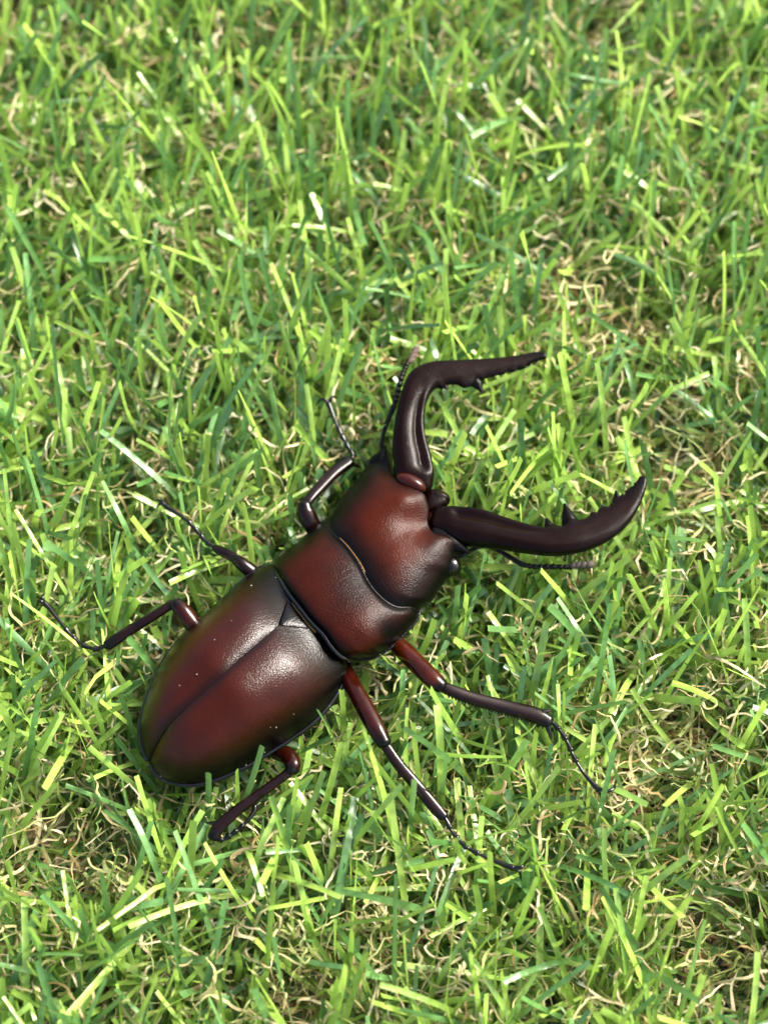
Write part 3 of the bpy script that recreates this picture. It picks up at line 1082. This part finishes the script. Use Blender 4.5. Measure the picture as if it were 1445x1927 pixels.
def make_blades():
    xy = tufts(4.9, 8, 1.3)
    xy = xy[keep_mask(xy, 0.92)]
    N, T = len(xy), 9
    L = rng.uniform(11, 26, N)
    lean = np.radians(np.clip(np.where(rng.random(N) < 0.30, rng.normal(62, 10, N), rng.normal(38, 16, N)), 3, 84))
    az = rng.uniform(0, 2 * math.pi, N)
    bias = rng.random(N) < 0.58
    az = np.where(bias, rng.normal(math.radians(78), 0.75, N), az)         # the pile is brushed one way
    bend = np.radians(rng.normal(16, 28, N))
    side_b = np.radians(rng.normal(0, 10, N))
    kink = rng.random(N) < 0.07
    t = np.linspace(0, 1, T)
    th = lean[:, None] + bend[:, None] * t[None, :] + np.where(kink, np.radians(rng.uniform(25, 60, N)), 0)[:, None] * (t[None, :] > rng.uniform(.35, .8, N)[:, None])
    th = np.clip(th, 0, math.radians(97))
    aa = az[:, None] + side_b[:, None] * t[None, :]
    step = L[:, None] / (T - 1)
    dx, dy, dz = np.sin(th) * np.cos(aa) * step, np.sin(th) * np.sin(aa) * step, np.cos(th) * step
    P = np.zeros((N, T, 3))
    P[:, 0, :2] = xy
    P[:, 0, 2] = rng.uniform(0.1, 0.8, N)
    for k, d in enumerate((dx, dy, dz)):
        P[:, 1:, k] = P[:, :1, k] + np.cumsum(d[:, :-1], 1)
    P[..., 2] = np.maximum(P[..., 2], 0.4)
    P = limit(P, rng.random(N) < 0.97)
    drop = np.zeros(N, bool)
    for c0, r in BXY:
        dd = np.hypot(P[..., 0] - c0[0], P[..., 1] - c0[1]).min(1)
        drop |= (dd < r * 0.75) & (rng.random(N) < 0.8)
    P[drop, :, 2] *= 0.12                                        # trodden flat there
    W = np.clip(rng.normal(0.80, 0.13, N), 0.5, 1.1)
    fam = rng.random(N)
    lime = np.array([0.38, 0.56, 0.10])
    lime2 = np.array([0.26, 0.45, 0.075])
    emer = np.array([0.080, 0.200, 0.046])
    emer2 = np.array([0.16, 0.33, 0.10])
    u = rng.random((N, 1))
    colA = lime * u + lime2 * (1 - u)
    colB = emer * u + emer2 * (1 - u)
    cols = np.where((fam < 0.62)[:, None], colA, colB) * rng.uniform(0.78, 1.18, (N, 1))
    V, Q, cc, ac = ribbons(P, W, rng.normal(0, 0.55, N), rng.normal(0, 0.9, N), rng.uniform(0.02, 0.17, N) * rng.choice([-1, 1, 1], N), cols, 0.93)
    return P, V, Q, cc, ac


BP, BV, BQ, BC, BA = make_blades()
NB = len(BP)
# the blades that show largest: high, long, inside the picture and apart from each other
mid, tip, root = BP[:, 5], BP[:, -1], BP[:, 2]


def project(p):
    d = p - CAM
    zc = d @ CF
    return 722.5 + FPX * (d @ CR) / zc, 963.5 - FPX * (d @ CU) / zc


px, py = project(mid)
tx, ty = project(tip)
rx, ry = project(root)
seen = (px > 25) & (px < 1420) & (py > 25) & (py < 1900)
score = tip[:, 2] + 0.6 * mid[:, 2] + np.hypot(tx - rx, ty - ry) / 22.0
score = np.where(seen, score, -1)
order = np.argsort(-score)
chosen = order[:300]
mask = np.ones(NB, bool)
mask[chosen] = False


def flat(V, Q, cc, ac, sel):
    n, t = V.shape[0], V.shape[1]
    per = t * 3
    ids = np.where(sel)[0]
    v = V[ids].reshape(-1, 3)
    off = (np.arange(len(ids)) * per)[:, None, None]
    q = (Q[ids] - (ids * per)[:, None, None] + off).reshape(-1, 4)
    return v, q, cc[ids].reshape(-1, 3), ac[ids].ravel()


g = big_obj('grass', *flat(BV, BQ, BC, BA, mask)[:2], M_BLADE, *flat(BV, BQ, BC, BA, mask)[2:], parent=GROUND)
g['kind'] = 'stuff'
for i in chosen:
    s = np.zeros(NB, bool)
    s[i] = True
    v, q, c, a = flat(BV, BQ, BC, BA, s)
    big_obj('grass_blade', v, q, M_BLADE, c, a, parent=GROUND)


# curled dry and green fibres between the blades
def make_fibres(n, T, cols, wmin, wmax, zlo, zhi, lmin, lmax, curl):
    xy = np.stack([rng.uniform(AX0, AX1, n), rng.uniform(AY0, AY1, n)], 1)
    xy = xy + 1.2 * np.sin(xy[:, ::-1] * 0.35)                    # gathers them a little
    L = rng.uniform(lmin, lmax, n)
    step = L / (T - 1)
    kk = (rng.random((n, T)) < 0.14) * rng.normal(0, 1.0, (n, T))
    az = np.cumsum(rng.normal(0, curl, (n, T)) + kk, 1) + rng.uniform(0, 2 * math.pi, n)[:, None] + (rng.normal(0, 0.12, n)[:, None] * np.arange(T)[None, :])
    el = np.radians(rng.normal(10, 22, n))[:, None] + np.cumsum(rng.normal(0, 0.22, (n, T)) + (rng.random((n, T)) < 0.12) * rng.normal(0, 0.7, (n, T)), 1)
    el = np.clip(el, -1.1, 1.25)
    P = np.zeros((n, T, 3))
    P[:, 0, :2] = xy
    P[:, 0, 2] = rng.uniform(zlo, zhi, n)
    d = np.stack([np.cos(el) * np.cos(az), np.cos(el) * np.sin(az), np.sin(el)], -1) * step[:, None, None]
    P[:, 1:] = P[:, :1] + np.cumsum(d[:, :-1], 1)
    P[..., 2] = np.clip(P[..., 2], 0.5, 11)
    P = limit(P, np.ones(n, bool))
    W = rng.uniform(wmin, wmax, n)
    cidx = rng.integers(0, len(cols), n)
    c = np.array(cols)[cidx] * rng.uniform(0.8, 1.2, (n, 1))
    ref = np.cross(np.gradient(P, axis=1), rng.normal(0, 1, (n, 1, 3)) + np.array([0, 0, 1.5]))
    return (P,) + ribbons(P, W, rng.uniform(0, 3.1, n), rng.normal(0, 5.0, n), rng.uniform(-.2, .2, n), c, 0.55, ref)


tan = [(0.60, 0.51, 0.29), (0.50, 0.45, 0.22), (0.68, 0.60, 0.38), (0.46, 0.39, 0.19), (0.40, 0.44, 0.16), (0.34, 0.25, 0.10)]
oliv = [(0.20, 0.27, 0.05), (0.28, 0.34, 0.09), (0.13, 0.22, 0.05), (0.33, 0.35, 0.13)]
FP, FV, FQ, FC, FA = make_fibres(12500, 30, tan, 0.18, 0.56, 2.5, 8.5, 10, 26, 0.16)
fpx, fpy = project(FP[:, 14])
fs = np.where((fpx > 20) & (fpx < 1425) & (fpy > 20) & (fpy < 1905), FP[..., 2].mean(1), -1)
fch = np.argsort(-fs)[:150]
fmask = np.ones(len(FP), bool)
fmask[fch] = False
v, q, c, a = flat(FV, FQ, FC, FA, fmask)
g = big_obj('dry_fibres', v, q, M_FIBRE, c, a, parent=GROUND)
g['kind'] = 'stuff'
for i in fch:
    s = np.zeros(len(FP), bool)
    s[i] = True
    v, q, c, a = flat(FV, FQ, FC, FA, s)
    big_obj('dry_fibre', v, q, M_FIBRE, c, a, parent=GROUND)
GP, GV, GQ, GC, GA = make_fibres(15500, 18, oliv, 0.24, 0.58, 1.0, 6.5, 7, 18, 0.16)
v, q, c, a = flat(GV, GQ, GC, GA, np.ones(len(GP), bool))
g = big_obj('green_fibres', v, q, M_FIBRE, c, a, parent=GROUND)
g['kind'] = 'stuff'


# wood crumbs on the backing
def crumb(c, r):
    ax = np.linalg.qr(np.random.default_rng(int(abs(c[0] * 97 + c[1] * 31)) + 5).normal(0, 1, (3, 3)))[0]
    k = np.array([[-1, -1, -1], [1, -1, -1], [1, 1, -1], [-1, 1, -1], [-1, -1, 1], [1, -1, 1], [1, 1, 1], [-1, 1, 1]], float)
    k *= rng.uniform(0.55, 1.1, (8, 3)) * np.array([1.0, 0.65, 0.42]) * r
    return c + k @ ax, [(0, 3, 2, 1), (4, 5, 6, 7), (0, 1, 5, 4), (1, 2, 6, 5), (2, 3, 7, 6), (3, 0, 4, 7)]


chips = [(0.48, 0.30, 0.13), (0.40, 0.22, 0.09), (0.55, 0.42, 0.22), (0.03, 0.028, 0.025), (0.30, 0.17, 0.08), (0.50, 0.36, 0.18)]
mb = Mesh()
for c, r in BXY:
    for k in range(int(r * r * 3.2)):
        q = c + rng.normal(0, r * 0.5, 2)
        vv, ff = crumb(np.array([q[0], q[1], rng.uniform(0.3, 1.5)]), rng.uniform(0.3, 0.9))
        mb.add(vv, ff, np.array(chips[rng.integers(0, 6)]) * rng.uniform(.75, 1.2))
for k in range(4500):
    q = np.array([rng.uniform(AX0, AX1), rng.uniform(AY0, AY1), rng.uniform(0.3, 1.1)])
    vv, ff = crumb(q, rng.uniform(0.25, 0.8))
    mb.add(vv, ff, np.array(chips[rng.integers(0, 6)]) * rng.uniform(.75, 1.2))
g = mb.build('wood_crumbs', M_CRUMB, GROUND, smooth=False)
g['kind'] = 'stuff'
